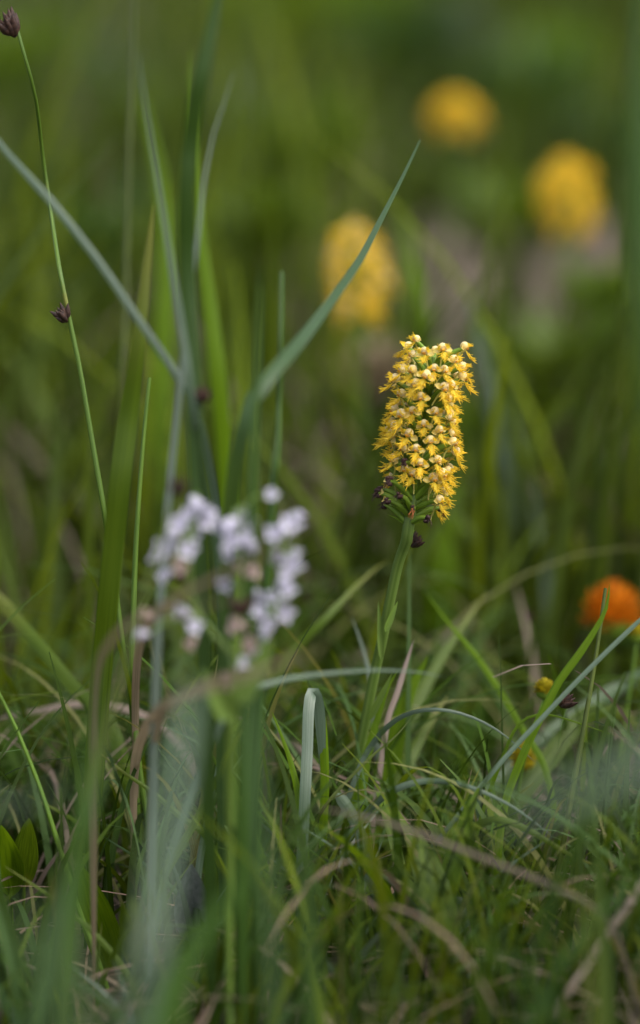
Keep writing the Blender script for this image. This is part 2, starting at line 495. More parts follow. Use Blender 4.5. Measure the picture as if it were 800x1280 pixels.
blades_mass('foreground_grass', 46, (0.46, 0.72), (0.30, 0.0), (0.17, 0.27), (0.006, 0.011), M['meadow'],
            'hazy wide grass blades out of focus close to the soil', 'grass', tints=TT, clump=0.0, lean=(0.1, 0.8), seg=9, mixed=True,
            rej=lambda px, py, d: ((py < 1000) | (py > 1250)) & (px > -150) & (px < 950))
blades_mass('front_grass', 900, (0.40, 0.95), (0.40, 0.0), (0.10, 0.26), (0.002, 0.006), M['front'],
            'blurred grass standing in front of the orchid', 'grass', tints=NT, clump=0.5, lean=(0.05, 0.9), seg=8, freq=2,
            rej=lambda px, py, d: (py < 1040 + 50 * np.sin(px * 0.013 + 1)) & (px > -200) & (px < 1000))
blades_mass('dry_grass', 4200, (1.2, 7.0), (0.5, 0.16), (0.10, 0.26), (0.003, 0.008), M['dry'],
            'scattered bleached dry grass among the green meadow', 'dry grass', tints=DT, clump=1.0, lean=(0.3, 1.5), freq=0.8)
blades_mass('bleached_grass', 1100, (1.28, 2.1), (0.42, 0.05), (0.10, 0.26), (0.003, 0.007), M['dry'],
            'loose bleached straw leaning in the grass behind the white flowers', 'dry grass', tints=DT, clump=0.9, lean=(0.5, 1.6), seg=8,
            rej=lambda px, py, d: (px > 440))
blades_mass('thatch', 8000, (0.5, 5.5), (0.5, 0.15), (0.05, 0.18), (0.0010, 0.003), M['dry'],
            'flattened layer of dead grass straw lying on the soil', 'thatch', tints=DT, flat=0.22, clump=0.7, power=1.4, keep=False)
blades_mass('low_herbs', 3000, (1.25, 5.0), (0.5, 0.15), (0.03, 0.09), (0.010, 0.026), M['herb'],
            'low carpet of small broad green leaves between the grass', 'ground cover', tints=NT, clump=0.8, lean=(0.3, 1.1), leafy=True, seg=5)

# ------------------------------------------------------------------ traced blades and culms
def to_ground(pts):
    """carry the lower end of a plant on to the soil along its own lean"""
    pts = [Vector(p) for p in pts]
    a, b = pts[-2], pts[-1]
    t = (b - a)
    g = float(gz(b.x, b.y)) - 0.006
    if b.z <= g + 0.004:
        b.z = g
        return pts
    drop = b.z - g
    hz = Vector((t.x, t.y, 0)) / max(1e-6, -t.z) if t.z < -1e-5 else Vector((t.x, t.y, 0)).normalized() * 0.5
    if hz.length > 0.45:
        hz = hz.normalized() * 0.45
    mid = b + hz * drop * 0.35 - Vector((0, 0, drop * 0.45))
    end = b + hz * drop * 0.5
    end.z = float(gz(end.x, end.y)) - 0.006
    return pts + [mid, end]


def ribbon_mesh(name, mat, pts, wpx, d0, tipfrac=0.35, twist=(0.0, 0.0), fold=0.25, nseg=34, tipw=0.04, basew=0.55):
    q = spline(pts, nseg)
    W = wpx * K_PX * d0
    rows = []
    mb = MB()
    for i in range(nseg):
        t = i / (nseg - 1)
        T = Vector(q[min(i + 1, nseg - 1)] - q[max(i - 1, 0)]).normalized()
        V = (Vector(q[i]) - CAM).normalized()
        s = T.cross(V)
        s = s.normalized() if s.length > 1e-4 else Vector((1, 0, 0))
        a = twist[0] + (twist[1] - twist[0]) * t
        s = Quaternion(T, a) @ s
        nrm = s.cross(T)
        wd = W * min(1.0, tipw + (t / tipfrac) ** 0.75) if t < tipfrac else W * (1 - (1 - basew) * max(0, (t - 0.75) / 0.25))
        rows.append([Vector(q[i]) + s * (wd * 0.5 * k) + nrm * (fold * wd * 0.5 * abs(k)) for k in (-1, -0.5, 0, 0.5, 1)])
    mb.grid(rows)
    return mb, q


def recentre(mb, base):
    b = Vector(base)
    mb.v = [tuple(Vector(v) - b) for v in mb.v]
    return b


BL = 'grass blade'


def blade(mat, pp, wpx, label, name='grass_blade', group=None, cat=BL, ground=True, **kw):
    pts = [P(*p) for p in pp]
    if ground:
        pts = to_ground(pts)
    dm = sum(p[2] for p in pp) / len(pp)
    mb, q = ribbon_mesh(name, M[mat], pts, wpx, dm, **kw)
    b = recentre(mb, q[-1])
    root = thing('grass_plant', b, label, 'grass', group)
    link('blade', mb.mesh('blade', M[mat]), root)
    if 0.9 < dm < 1.3:                                  # short young blades at the foot of the same shoot
        for k in range(2):
            az, h, ln = RNG.uniform(0, 6.28), RNG.uniform(0.03, 0.075), RNG.uniform(0.2, 0.8)
            hd = Vector((math.cos(az), math.sin(az), 0))
            ctrl = [b + hd * (h * ln * t ** 1.7) + Vector((0, 0, h * (t - 0.25 * ln * t * t))) for t in (1, 0.75, 0.5, 0.25, 0)]
            m2, q2 = ribbon_mesh('blade', None, ctrl, RNG.uniform(5, 9), dm, tipfrac=0.6, nseg=12, twist=(RNG.uniform(-1, 1), 0))
            recentre(m2, b)
            link('young_blade', m2.mesh('young_blade', M[mat if mat not in ('pink', 'straw') else 'green']), root)
    return root


def culm_parts(root, mat, pts, wpx, d0, name='culm', nseg=40, taper=0.6):
    q = spline(to_ground(pts), nseg)
    mb = MB()
    r = wpx * K_PX * d0 * 0.5
    mb.tube(q, [r * (taper + (1 - taper) * min(1, i / nseg * 2)) for i in range(nseg)], 8)
    root.location = Vector(q[-1])
    recentre(mb, q[-1])
    return link(name, mb.mesh(name, M[mat]), root), q


def spikelet_mesh(name, L, R, n, seed, mat='brown'):
    """a tuft of pointed brown scales"""
    rg = random.Random(seed)
    mb = MB()
    for i in range(n):
        a = rg.uniform(0, 2 * math.pi)
        sp = rg.uniform(0.1, 0.75)
        dv = Vector((math.cos(a) * sp, math.sin(a) * sp, 1)).normalized()
        l = L * rg.uniform(0.6, 1.0)
        b = dv * (L * rg.uniform(0.0, 0.15))
        mb.tube([b, b + dv * l * 0.3, b + dv * l * 0.65, b + dv * l], [R * 0.2, R * 0.42, R * 0.3, R * 0.03], 6)
    return mb.mesh(name, M[mat])


def culm(mat, pp, wpx, label, spikes=(), name='sedge', cat='sedge', group=None):
    """a rush or sedge stalk with its brown spikelets as parts; spikes: (px, py, d, length px, lean x)"""
    root = thing(name, (0, 0, 0), label, cat, group)
    culm_parts(root, mat, [P(*p) for p in pp], wpx, pp[0][2])
    for k, (px, py, d, lp, lx) in enumerate(spikes):
        L_ = lp * K_PX * d
        o = link('spikelet', spikelet_mesh('spikelet', L_, L_ * 0.42, 11, k + 3), root)
        o.location = P(px, py, d) - root.location
        o.rotation_euler = Vector((lx, -0.25, 0.9)).to_track_quat('Z', 'Y').to_euler()
    return root


# sedges and rush stalks
culm('culm', [(22, 38, 1.09), (32, 75, 1.09), (45, 125, 1.10), (54, 200, 1.12), (65, 275, 1.12), (75, 340, 1.10), (87, 400, 1.10), (100, 462, 1.10),
              (115, 550, 1.10), (132, 650, 1.10), (145, 740, 1.11), (154, 810, 1.11), (163, 870, 1.12), (168, 940, 1.13), (172, 1010, 1.13)], 7,
     'tall slender green sedge with brown tufts at its tip and on its side',
     [(19, 46, 1.09, 36, -0.25), (12, 44, 1.09, 26, -0.4), (84, 402, 1.10, 24, -0.55)])
culm('culm', [(187, 472, 1.11), (182, 520, 1.11), (176, 590, 1.11), (170, 680, 1.11), (167, 760, 1.11), (165, 835, 1.11), (168, 880, 1.12), (173, 950, 1.12),
              (182, 1010, 1.12), (191, 1070, 1.12)], 8, 'straight needle-tipped green grass stalk beside the broad dark blade', name='grass_stalk', cat='grass stalk')
culm('olive', [(169, -40, 1.28), (166, 60, 1.28), (162, 170, 1.28), (159, 280, 1.28), (157, 390, 1.28), (152, 480, 1.28), (146, 600, 1.3)], 8,
     'thin olive stalk with a swollen yellow joint rising behind the blue-grey blades', name='grass_stalk', cat='grass stalk')
culm('culm', [(-14, 845, 1.08), (2, 873, 1.08), (25, 922, 1.08), (50, 985, 1.08), (75, 1062, 1.08), (100, 1140, 1.08), (124, 1205, 1.08), (140, 1255, 1.08)], 6.5,
     'thin green stalk slanting down over the pointed leaves', name='grass_stalk', cat='grass stalk')
culm('olive', [(757, 735, 1.10), (748, 800, 1.10), (740, 850, 1.10), (728, 920, 1.10), (715, 990, 1.10), (705, 1050, 1.10), (690, 1130, 1.10), (680, 1200, 1.10),
               (672, 1262, 1.10)], 7.5, 'dark green stalk standing in front of the orange flower', [(700, 884, 1.10, 26, 0.6)], name='sedge')
culm('dark', [(352, 340, 1.02), (351, 430, 1.01), (349, 500, 1.01), (346, 570, 1.0), (340, 640, 1.0), (335, 720, 1.0)], 9,
     'narrow dark stalk crossing behind the white flower cluster', name='grass_stalk', cat='grass stalk')
culm('dark', [(246, 492, 0.98), (250, 540, 0.98), (258, 600, 0.98), (266, 680, 0.98)], 9, 'dark stalk with one small brown tuft above the white flowers',
     [(250, 504, 0.98, 24, 0.3)])
culm('olive', [(226, 606, 0.92), (214, 640, 0.92), (196, 700, 0.92), (176, 760, 0.92)], 10, 'leaning olive stalk with a brown tuft against the white flowers',
     [(222, 622, 0.92, 30, 0.2)])
culm('olive', [(662, 772, 1.27), (664, 810, 1.27), (660, 880, 1.28), (650, 960, 1.28)], 5, 'short hair-thin stalk with a tiny round brown bud', [(662, 776, 1.27, 14, 0.1)])

# long blades rising through the upper part
blade('blue', [(-60, 95, 1.02), (0, 180, 1.01), (60, 247, 1.0), (120, 322, 1.0), (170, 395, 1.0), (212, 455, 1.0), (243, 505, 1.0), (262, 580, 1.03), (275, 680, 1.07)], 9,
      'long straight blue-grey blade slanting across the sedge stalk', basew=0.25, tipfrac=0.15, fold=0.3)
blade('blue', [(171, 58, 0.97), (180, 120, 0.97), (191, 190, 0.97), (204, 270, 0.97), (217, 350, 0.97), (230, 430, 0.97), (240, 500, 0.97), (249, 560, 0.99),
               (262, 640, 1.03), (272, 720, 1.06)], 9, 'thin upright blue-grey blade crossing the slanting one', basew=0.25, tipfrac=0.3)
blade('green', [(192, 255, 1.03), (184, 330, 1.03), (173, 430, 1.03), (161, 520, 1.04), (150, 600, 1.04), (142, 680, 1.05), (134, 760, 1.06), (126, 850, 1.08)], 27,
      'broad upright dark green blade, the widest rising next to the sedge stalk', basew=0.2, tipfrac=0.3, fold=0.35)
blade('dark', [(282, -50, 0.96), (270, 10, 0.96), (257, 70, 0.96), (246, 120, 0.96), (239, 170, 0.97), (233, 230, 0.97), (234, 330, 0.98), (240, 450, 0.98)], 20,
      'dark glossy green blade with pale specks leaning out over the others', tipfrac=0.1, fold=0.2)
blade('pale', [(292, 90, 0.99), (278, 135, 0.99), (266, 170, 0.99), (258, 210, 0.99), (251, 262, 0.99)], 11,
      'whitish underside of a narrow bent blade', ground=True, tipfrac=0.6)
blade('bright', [(238, 60, 1.27), (242, 180, 1.27), (250, 290, 1.27), (262, 380, 1.27), (273, 470, 1.27), (282, 580, 1.28)], 20,
      'bright green blurred blade standing behind the grey-blue ones', tipfrac=0.4)
blade('teal', [(525, 175, 1.14), (505, 217, 1.12), (482, 262, 1.10), (456, 312, 1.07), (438, 342, 1.05), (410, 380, 1.03), (380, 420, 1.0), (350, 455, 0.98),
               (320, 490, 0.97), (302, 540, 0.97), (290, 610, 0.99), (284, 700, 1.02)], 20, 'wide teal blade arching up from the white flowers to the blurred yellow ones',
      tipfrac=0.62, basew=0.25, fold=0.2, tipw=0.1, twist=(0.6, 0.0))
blade('dark', [(326, 330, 0.95), (323, 430, 0.95), (319, 520, 0.95), (316, 600, 0.95)], 16, 'blurred teal blade standing under the wide arching one', basew=0.3, tipfrac=0.5)
blade('teal', [(341, 560, 1.0), (338, 640, 1.0), (334, 720, 1.01), (328, 800, 1.02), (322, 880, 1.03)], 15, 'teal blade standing behind the outer spike of white flowers', tipfrac=0.4, basew=0.4)
blade('bright', [(500, 255, 1.62), (512, 320, 1.62), (525, 400, 1.62), (540, 500, 1.63), (553, 610, 1.64), (560, 700, 1.65)], 32,
      'broad bright green blade rising behind the sharp yellow orchid', tipfrac=0.3)
blade('bright', [(572, 600, 1.45), (562, 660, 1.45), (552, 730, 1.45), (545, 800, 1.46)], 44, 'wide fresh green leaf just under the sharp orchid head', tipfrac=0.5)
blade('blue', [(585, 360, 1.55), (612, 470, 1.55), (636, 560, 1.55), (656, 650, 1.55), (672, 730, 1.55), (690, 820, 1.55)], 32,
      'faint blue-green blade in the haze beside the orchid', tipfrac=0.4)
blade('dark', [(806, -80, 0.80), (798, 60, 0.80), (800, 200, 0.80), (806, 340, 0.80), (820, 500, 0.80), (840, 650, 0.80), (865, 800, 0.80)], 40,
      'very blurred dark green blade rising past the orange flower', tipfrac=0.2, fold=0.3)
blade('dark', [(752, 530, 1.42), (752, 590, 1.42), (748, 660, 1.42), (744, 740, 1.42), (742, 850, 1.42)], 12, 'narrow blurred green blade standing behind the orange flower', tipfrac=0.6)
blade('bright', [(178, 120, 1.5), (200, 220, 1.5), (208, 300, 1.5), (205, 420, 1.5), (200, 540, 1.5)], 26, 'blurred bright grass blade behind the olive stalk', tipfrac=0.4)
blade('dull', [(-30, 490, 1.6), (20, 545, 1.6), (60, 590, 1.6), (100, 630, 1.6), (140, 680, 1.6)], 9, 'dry tan blade leaning through the blurred grass', tipfrac=0.2)

def herb_clump(px, py, r_px, mat, label, group, seed, name='herb_clump'):
    """a leafy clump of its own colour standing in the far grass"""
    v = (640 - py) * K_PX
    slope = math.sin(PITCH) - v * math.cos(PITCH)
    rg = random.Random(seed)
    d = min(5.5, max(1.95, (CAM.z - rg.uniform(0.11, 0.2)) / slope))
    c = P(px, py, d)
    R_ = r_px * K_PX * d
    g = float(gz(c.x, c.y))
    base = Vector((c.x, c.y, g - 0.004))
    mb = MB()
    for k in range(130):
        a, rr = rg.uniform(0, 6.283), R_ * math.sqrt(rg.random())
        z = max(g + 0.01, c.z + rg.uniform(-1.1, 1.0) * R_ * math.sqrt(max(0.05, 1 - (rr / R_) ** 2)))
        p = Vector((c.x + rr * math.cos(a), c.y + rr * math.sin(a), z))
        dv = Vector((math.cos(a), math.sin(a), rg.uniform(0.2, 2.2)))
        L_ = R_ * rg.uniform(0.9, 1.6)
        mb.petal(p, dv, Vector((-0.3 * dv.x, -0.3 * dv.y, 1)), L_, L_ * rg.uniform(0.07, 0.14), cup=0.3, bend=rg.uniform(0, 0.5), nl=5, nw=2, shape=0.9)
        if k % 4 == 0:
            mid = base.lerp(p, 0.5) + Vector((0, 0, 0.02))
            mb.tube([base, mid, p], [0.0014, 0.0011, 0.0007], 5)
    recentre(mb, base)
    o = thing(name, base, label, 'leafy plant', group)
    link('foliage', mb.mesh('foliage', M[mat]), o)


HC = {'dark': 'deep green leafy', 'bright': 'lime green leafy', 'green': 'mid green leafy', 'blue': 'grey-green leafy', 'straw': 'withered tan'}
MARKS = [(665, 140, 'between the two farther blurred orchids'), (545, 250, 'beyond the teal blade tip'), (450, 20, 'above the teal blade tip'), (635, 290, 'just beyond the larger bleached tussock'), (690, 480, 'in front of the larger bleached tussock'),
         (570, 130, 'beside the farthest blurred orchid'), (712, 235, 'beside the fullest blurred orchid'), (445, 330, 'beside the pale blurred orchid'), (20, 40, 'behind the topmost sedge tuft'),
         (77, 390, 'behind the lower sedge tuft'), (530, 530, 'behind the sharp orchid'), (762, 765, 'behind the orange flower'), (280, 700, 'behind the white flowers'), (240, 120, 'behind the dark glossy blade'),
         (170, 300, 'behind the thin upright blue-grey blade'), (650, 600, 'behind the faint blue-green blade'), (30, 770, 'behind the curving mid-green blade'), (60, 220, 'behind the long slanting blue-grey blade'),
         (655, 385, 'beside the larger bleached tussock'), (352, 402, 'beside the small bleached tussock'), (60, 590, 'beside the leaning dry tan blade')]
for k, (px, py, rp, mt) in enumerate([
        (378, 205, 55, 'bright'), (752, 375, 36, 'bright'), (60, 470, 50, 'bright'), (330, 50, 50, 'bright'), (20, 90, 50, 'bright'), (600, 560, 45, 'bright'), (450, 20, 45, 'bright'),
        (240, 330, 45, 'bright'), (700, 90, 40, 'bright'), (40, 660, 40, 'bright'),
        (665, 140, 55, 'dark'), (205, 170, 50, 'green'), (490, 70, 50, 'dark'), (635, 290, 50, 'green'), (130, 320, 50, 'dark'), (690, 480, 60, 'green'), (545, 250, 40, 'green'),
        (50, 260, 50, 'dark'), (620, 640, 50, 'green'), (420, 540, 45, 'green'), (330, 300, 45, 'green'), (770, 200, 45, 'dark'), (110, 560, 45, 'green'), (770, 620, 50, 'green'),
        (545, 60, 40, 'blue'), (290, 170, 40, 'blue'), (100, 120, 45, 'blue'), (480, 560, 40, 'blue'), (590, 695, 35, 'blue'), (20, 400, 40, 'blue'),
        (20, 555, 40, 'straw'), (400, 640, 36, 'straw'), (75, 690, 40, 'straw'), (700, 560, 36, 'straw'), (470, 480, 30, 'straw')]):
    mark = min(MARKS, key=lambda m_: (m_[0] - px) ** 2 + (m_[1] - py) ** 2)[2]
    herb_clump(px, py, rp, mt, 'blurred %s clump %s' % (HC[mt], mark), '%s clumps %s' % (HC[mt], mark), 50 + k)


def dead_tussock(px, py, d, width, label, n, seed):
    c = P(px, py, d)
    c.z = float(gz(c.x, c.y))
    root = thing('dead_tussock', c, label, 'dead grass', 'flattened dead tussocks in the far grass')
    rg = random.Random(seed)
    for k in range(n):
        az = rg.choice((0.0, math.pi)) + rg.gauss(0, 0.5)
        L_, h = rg.uniform(0.5, 1.0) * width, rg.uniform(0.04, 0.12)
        hd = Vector((math.cos(az), math.sin(az), 0))
        o = c + Vector((rg.gauss(0, 0.2) * width, rg.gauss(0, 0.12) * width, -0.004))
        ctrl = [o + hd * (L_ * t) + Vector((0, 0, h * math.sin(math.pi * min(1, 0.15 + 0.8 * t)) * (t > 0))) for t in (1, 0.75, 0.5, 0.25, 0)]
        mb, q = ribbon_mesh('blade', None, ctrl, rg.uniform(7, 12), d, tipfrac=0.5, nseg=10, fold=0.2)
        recentre(mb, c)
        link('blade', mb.mesh('blade', M['pink']), root)


dead_tussock(655, 392, 2.75, 0.16, 'flattened bleached tussock in the far grass beneath the fullest blurred orchid', 90, 1)
dead_tussock(352, 402, 2.75, 0.06, 'small bleached tussock in the far grass near the pale blurred orchid', 34, 2)

# middle band
blade('green', [(-30, 718, 1.2), (0, 750, 1.2), (32, 788, 1.19), (62, 822, 1.18), (95, 862, 1.17), (140, 910, 1.16)], 17, 'curving mid-green blade coming in above the bleached straw', tipfrac=0.1)
blade('straw', [(425, 612, 0.84), (385, 650, 0.84), (340, 690, 0.86), (280, 718, 0.88), (220, 748, 0.92), (182, 785, 0.99), (170, 850, 1.10)], 12,
      'blurred straw blade slanting in front of the white flowers', basew=0.2, tipfrac=0.4)
blade('straw', [(385, 812, 0.86), (330, 838, 0.86), (270, 858, 0.88), (210, 880, 0.95), (180, 915, 1.03), (168, 965, 1.10)], 14, 'blurred brownish dead blade lying below the white flowers', basew=0.2, tipfrac=0.3)
blade('blue', [(555, 846, 1.03), (520, 840, 1.03), (470, 838, 1.02), (410, 842, 1.01), (350, 851, 1.0), (300, 872, 0.99), (265, 930, 0.99)], 9,
      'pale blue-grey blade lying level across the orchid stem', tipfrac=0.5)
blade('green', [(487, 700, 1.22), (468, 712, 1.22), (440, 738, 1.21), (405, 775, 1.2), (372, 808, 1.2), (345, 850, 1.2)], 11, 'bent green blade pointing up at the orchid stem', tipfrac=0.35)
blade('dull', [(532, 650, 1.5), (524, 710, 1.5), (513, 770, 1.49), (503, 830, 1.48), (494, 880, 1.48)], 15, 'blurred pinkish dead blade behind the orchid stem', tipfrac=0.2)
blade('pink', [(517, 800, 1.14), (506, 835, 1.14), (496, 868, 1.14), (486, 895, 1.14), (480, 930, 1.14)], 7, 'sharp bleached dead blade right behind the orchid stem', tipfrac=0.15)
blade('pale', [(440, 772, 1.18), (450, 800, 1.18), (460, 835, 1.18), (466, 880, 1.18)], 10, 'short pale blade leaning on the orchid stem', tipfrac=0.6)
blade('bright', [(533, 742, 1.2), (560, 778, 1.19), (598, 824, 1.18), (630, 872, 1.17), (655, 915, 1.16), (682, 962, 1.15)], 8, 'thin lime green blade crossing under the yellow button flowers', tipfrac=0.3)
blade('green', [(608, 742, 1.24), (580, 780, 1.23), (552, 822, 1.22), (525, 870, 1.21), (500, 930, 1.2)], 18, 'dark green blade fanning out behind the orchid stem', tipfrac=0.5)

blade('straw', [(400, 815, 0.87), (345, 832, 0.88), (280, 846, 0.90), (225, 872, 0.94), (195, 920, 1.0)], 10, 'tan blurred blade lying under the white flowers, above the brownish one', tipfrac=0.4, basew=0.2)
blade('straw', [(300, 742, 0.86), (240, 762, 0.87), (180, 770, 0.89), (140, 800, 0.93), (120, 860, 1.0)], 11, 'tan blurred blade end hiding the foot of the white flowers', tipfrac=0.4, basew=0.2)
blade('pink', [(-40, 905, 1.2), (40, 890, 1.2), (110, 880, 1.2), (180, 895, 1.2), (230, 940, 1.2)], 9, 'bleached blade lying level behind the needle-tipped stalk', tipfrac=0.3)
blade('pink', [(260, 880, 1.22), (330, 910, 1.22), (385, 945, 1.21), (430, 1000, 1.2)], 9, 'bleached blade slanting down behind the folded one', tipfrac=0.3)
blade('pink', [(640, 730, 1.45), (570, 790, 1.45), (500, 815, 1.45), (430, 830, 1.45), (380, 870, 1.45)], 12, 'blurred bleached blade lying low behind the orchid stem', tipfrac=0.3)

# lower tuft round the orchid foot
blade('blue', [(404, 990, 1.115), (402, 930, 1.11), (398, 880, 1.105), (391, 864, 1.10), (386, 885, 1.095), (384, 940, 1.09), (381, 1000, 1.085), (378, 1060, 1.085)], 14,
      'upright blade folded sharply over, pale side hanging down', tipfrac=0.2, fold=0.12, nseg=60)
blade('bright', [(401, 866, 1.108), (404, 920, 1.11), (406, 975, 1.112), (404, 1040, 1.115)], 11, 'bright green rear limb of the sharply folded blade', tipfrac=0.15)
blade('blue', [(418, 990, 1.10), (432, 1006, 1.10), (446, 1032, 1.10), (458, 1065, 1.10), (468, 1105, 1.10), (480, 1160, 1.10), (497, 1240, 1.10)], 15,
      'pale ribbed blade with a torn end curving down before the orchid foot', tipfrac=0.06, fold=0.2)
blade('bright', [(497, 838, 1.13), (484, 862, 1.13), (470, 905, 1.13), (458, 950, 1.13), (447, 1010, 1.13)], 17, 'yellowish green blade clasping the orchid stem', tipfrac=0.6)
blade('bright', [(535, 820, 1.16), (510, 870, 1.16), (492, 930, 1.16), (478, 990, 1.16), (465, 1060, 1.16)], 32, 'broad fresh green blade at the orchid foot', tipfrac=0.5, fold=0.3)
blade('green', [(560, 870, 1.18), (530, 915, 1.17), (505, 965, 1.16), (490, 1020, 1.15), (480, 1090, 1.15)], 22, 'wide green blade behind the arching pale ones', tipfrac=0.5)
blade('blue', [(668, 952, 1.10), (625, 915, 1.10), (580, 893, 1.10), (535, 887, 1.10), (495, 900, 1.11), (462, 935, 1.12), (440, 985, 1.12)], 7,
      'slim pale blade arching over beside the orchid foot, the upper of two', tipfrac=0.5)
blade('blue', [(690, 1045, 1.07), (640, 1008, 1.07), (585, 983, 1.07), (535, 976, 1.08), (492, 988, 1.08), (455, 1020, 1.09), (420, 1075, 1.09)], 9,
      'slim pale blade arching over beside the orchid foot, the lower of two', tipfrac=0.5)
blade('olive', [(520, 890, 1.09), (495, 920, 1.09), (465, 945, 1.09), (430, 980, 1.09), (405, 1010, 1.09), (385, 1050, 1.1)], 4, 'hair-thin green blade with a rusty spot crossing the tuft', tipfrac=0.3)
blade('dull', [(385, 1008, 0.97), (460, 1022, 0.97), (530, 1044, 0.97), (610, 1075, 0.97), (690, 1108, 0.97), (760, 1150, 0.97)], 6,
      'blurred pinkish dead stalk lying across in front of the orchid foot', tipfrac=0.2)
blade('bright', [(340, 890, 1.09), (352, 920, 1.09), (364, 955, 1.09), (374, 1000, 1.09), (380, 1060, 1.1)], 12, 'short bright blade leaning towards the folded one', tipfrac=0.5)
blade('bright', [(236, 900, 1.08), (262, 940, 1.08), (290, 985, 1.08), (312, 1030, 1.08)], 9, 'thin lime blade slanting beneath the white flowers, the one crossing the rush leaves', tipfrac=0.5)
blade('green', [(318, 880, 1.07), (296, 925, 1.07), (266, 985, 1.07), (240, 1035, 1.07), (212, 1085, 1.07), (190, 1130, 1.08)], 9, 'thin dark blade slanting the other way beneath the white flowers', tipfrac=0.35)
blade('blue', [(275, 935, 1.09), (268, 980, 1.09), (258, 1030, 1.09), (248, 1090, 1.09), (246, 1150, 1.09)], 9, 'upright narrow blade in front of the grey folded leaf', tipfrac=0.4)
blade('green', [(118, 935, 1.09), (150, 962, 1.09), (190, 990, 1.09), (225, 1020, 1.09), (262, 1052, 1.09)], 8, 'green blade lying across the rush stalk near the soil', tipfrac=0.4)
blade('blue', [(300, 832, 0.72), (240, 842, 0.74), (234, 900, 0.72), (222, 980, 0.70), (208, 1070, 0.68), (190, 1180, 0.66), (170, 1290, 0.66)][1:], 18,
      'wide whitish blurred blade close below the white flowers', tipfrac=0.1)
blade('teal', [(312, 845, 0.78), (318, 920, 0.78), (326, 1010, 0.78), (334, 1100, 0.78), (340, 1190, 0.78), (346, 1290, 0.78)], 13, 'broad blurred teal blade hanging below the white flowers', tipfrac=0.1)
blade('teal', [(150, 900, 0.85), (128, 970, 0.85), (105, 1040, 0.85), (85, 1110, 0.85), (60, 1200, 0.85)], 15, 'blurred blue-green blade before the pointed leaves', tipfrac=0.4)
blade('dark', [(128, 800, 0.84), (118, 870, 0.84), (108, 960, 0.84), (98, 1080, 0.84)], 17, 'blurred dark blade under the broad dark one', tipfrac=0.4)
blade('dark', [(388, 960, 0.82), (382, 1040, 0.82), (384, 1120, 0.82), (390, 1290, 0.82)], 26, 'blurred dark green blade before the folded one', tipfrac=0.4)
blade('dark', [(330, 1070, 0.8), (290, 1120, 0.8), (245, 1180, 0.8), (210, 1260, 0.8)], 40, 'dark blurred blade leaning over the soil', tipfrac=0.4)
blade('blue', [(-40, 1010, 0.74), (10, 1015, 0.74), (60, 990, 0.74), (100, 980, 0.74)][::-1], 18, 'blurred pale blade end lying low beside the green stalk', tipfrac=0.5)
blade('blue', [(600, 1030, 0.60), (665, 1010, 0.60), (735, 985, 0.60), (800, 955, 0.60), (860, 940, 0.60), (910, 980, 0.60)], 62, 'hazy grey-green blade arching over the fine grass', tipfrac=0.3)
blade('teal', [(-40, 1240, 0.55), (30, 1150, 0.55), (60, 1180, 0.55), (90, 1290, 0.55)], 44, 'hazy grey-green blade drooping in the front grass', tipfrac=0.3)

# right hand tangle
blade('bright', [(762, 730, 1.09), (756, 765, 1.09), (728, 812, 1.09), (700, 850, 1.09), (682, 884, 1.09), (662, 925, 1.09), (645, 965, 1.09), (630, 1010, 1.09), (622, 1080, 1.09),
                 (624, 1160, 1.09), (630, 1250, 1.09)], 10, 'green blade rising from the fine grass in front of the orange flower', tipfrac=0.2)
blade('blue', [(830, 745, 1.08), (800, 775, 1.08), (760, 813, 1.08), (715, 858, 1.08), (680, 895, 1.08), (645, 932, 1.08), (610, 972, 1.08), (560, 1035, 1.08), (500, 1110, 1.09), (440, 1190, 1.09)], 6,
      'very long straight pale blade running past the brown tuft', tipfrac=0.1)
blade('teal', [(840, 815, 1.24), (795, 846, 1.24), (740, 880, 1.23), (690, 915, 1.22), (645, 955, 1.21), (600, 1005, 1.2)], 18, 'wide pale blurred blade behind the brown tuft', tipfrac=0.2)
blade('green', [(820, 930, 1.2), (770, 890, 1.2), (725, 900, 1.2), (690, 945, 1.19), (640, 1010, 1.18), (600, 1070, 1.18)], 24, 'broad dark green blade below the yellow buttons', tipfrac=0.3)
blade('bright', [(770, 920, 1.1), (735, 908, 1.1), (705, 898, 1.1), (680, 893, 1.1), (655, 900, 1.1), (635, 930, 1.1)], 5, 'short thin lime blade under the brown tuft', tipfrac=0.5)
blade('green', [(755, 1085, 1.07), (720, 1072, 1.07), (690, 1055, 1.07), (655, 1035, 1.07), (620, 1025, 1.07), (585, 1040, 1.08), (560, 1080, 1.08)], 10, 'dark green blade bowed flat over the fine grass', tipfrac=0.4)
blade('pink', [(830, 1065, 0.98), (800, 1110, 0.98), (770, 1153, 0.98), (738, 1200, 0.98), (708, 1245, 0.98), (680, 1295, 0.98)], 9, 'bleached dead stalk slanting through the front grass', tipfrac=0.1)
blade('straw', [(660, 1085, 1.07), (640, 1105, 1.07), (615, 1140, 1.07), (595, 1175, 1.07), (575, 1215, 1.07), (555, 1260, 1.07)], 6, 'thin rusty straw curling up from the fine grass', tipfrac=0.6)
blade('pale', [(700, 1215, 1.06), (640, 1208, 1.06), (590, 1218, 1.06), (530, 1245, 1.06), (480, 1275, 1.06), (430, 1300, 1.06)], 6, 'pale thin blade sprawling low over the soil', tipfrac=0.4)
blade('blue', [(720, 1180, 1.1), (680, 1165, 1.1), (640, 1155, 1.1), (590, 1130, 1.1), (550, 1125, 1.1), (510, 1140, 1.1)], 9, 'low blue-green blade bowed among the fine grass', tipfrac=0.4)
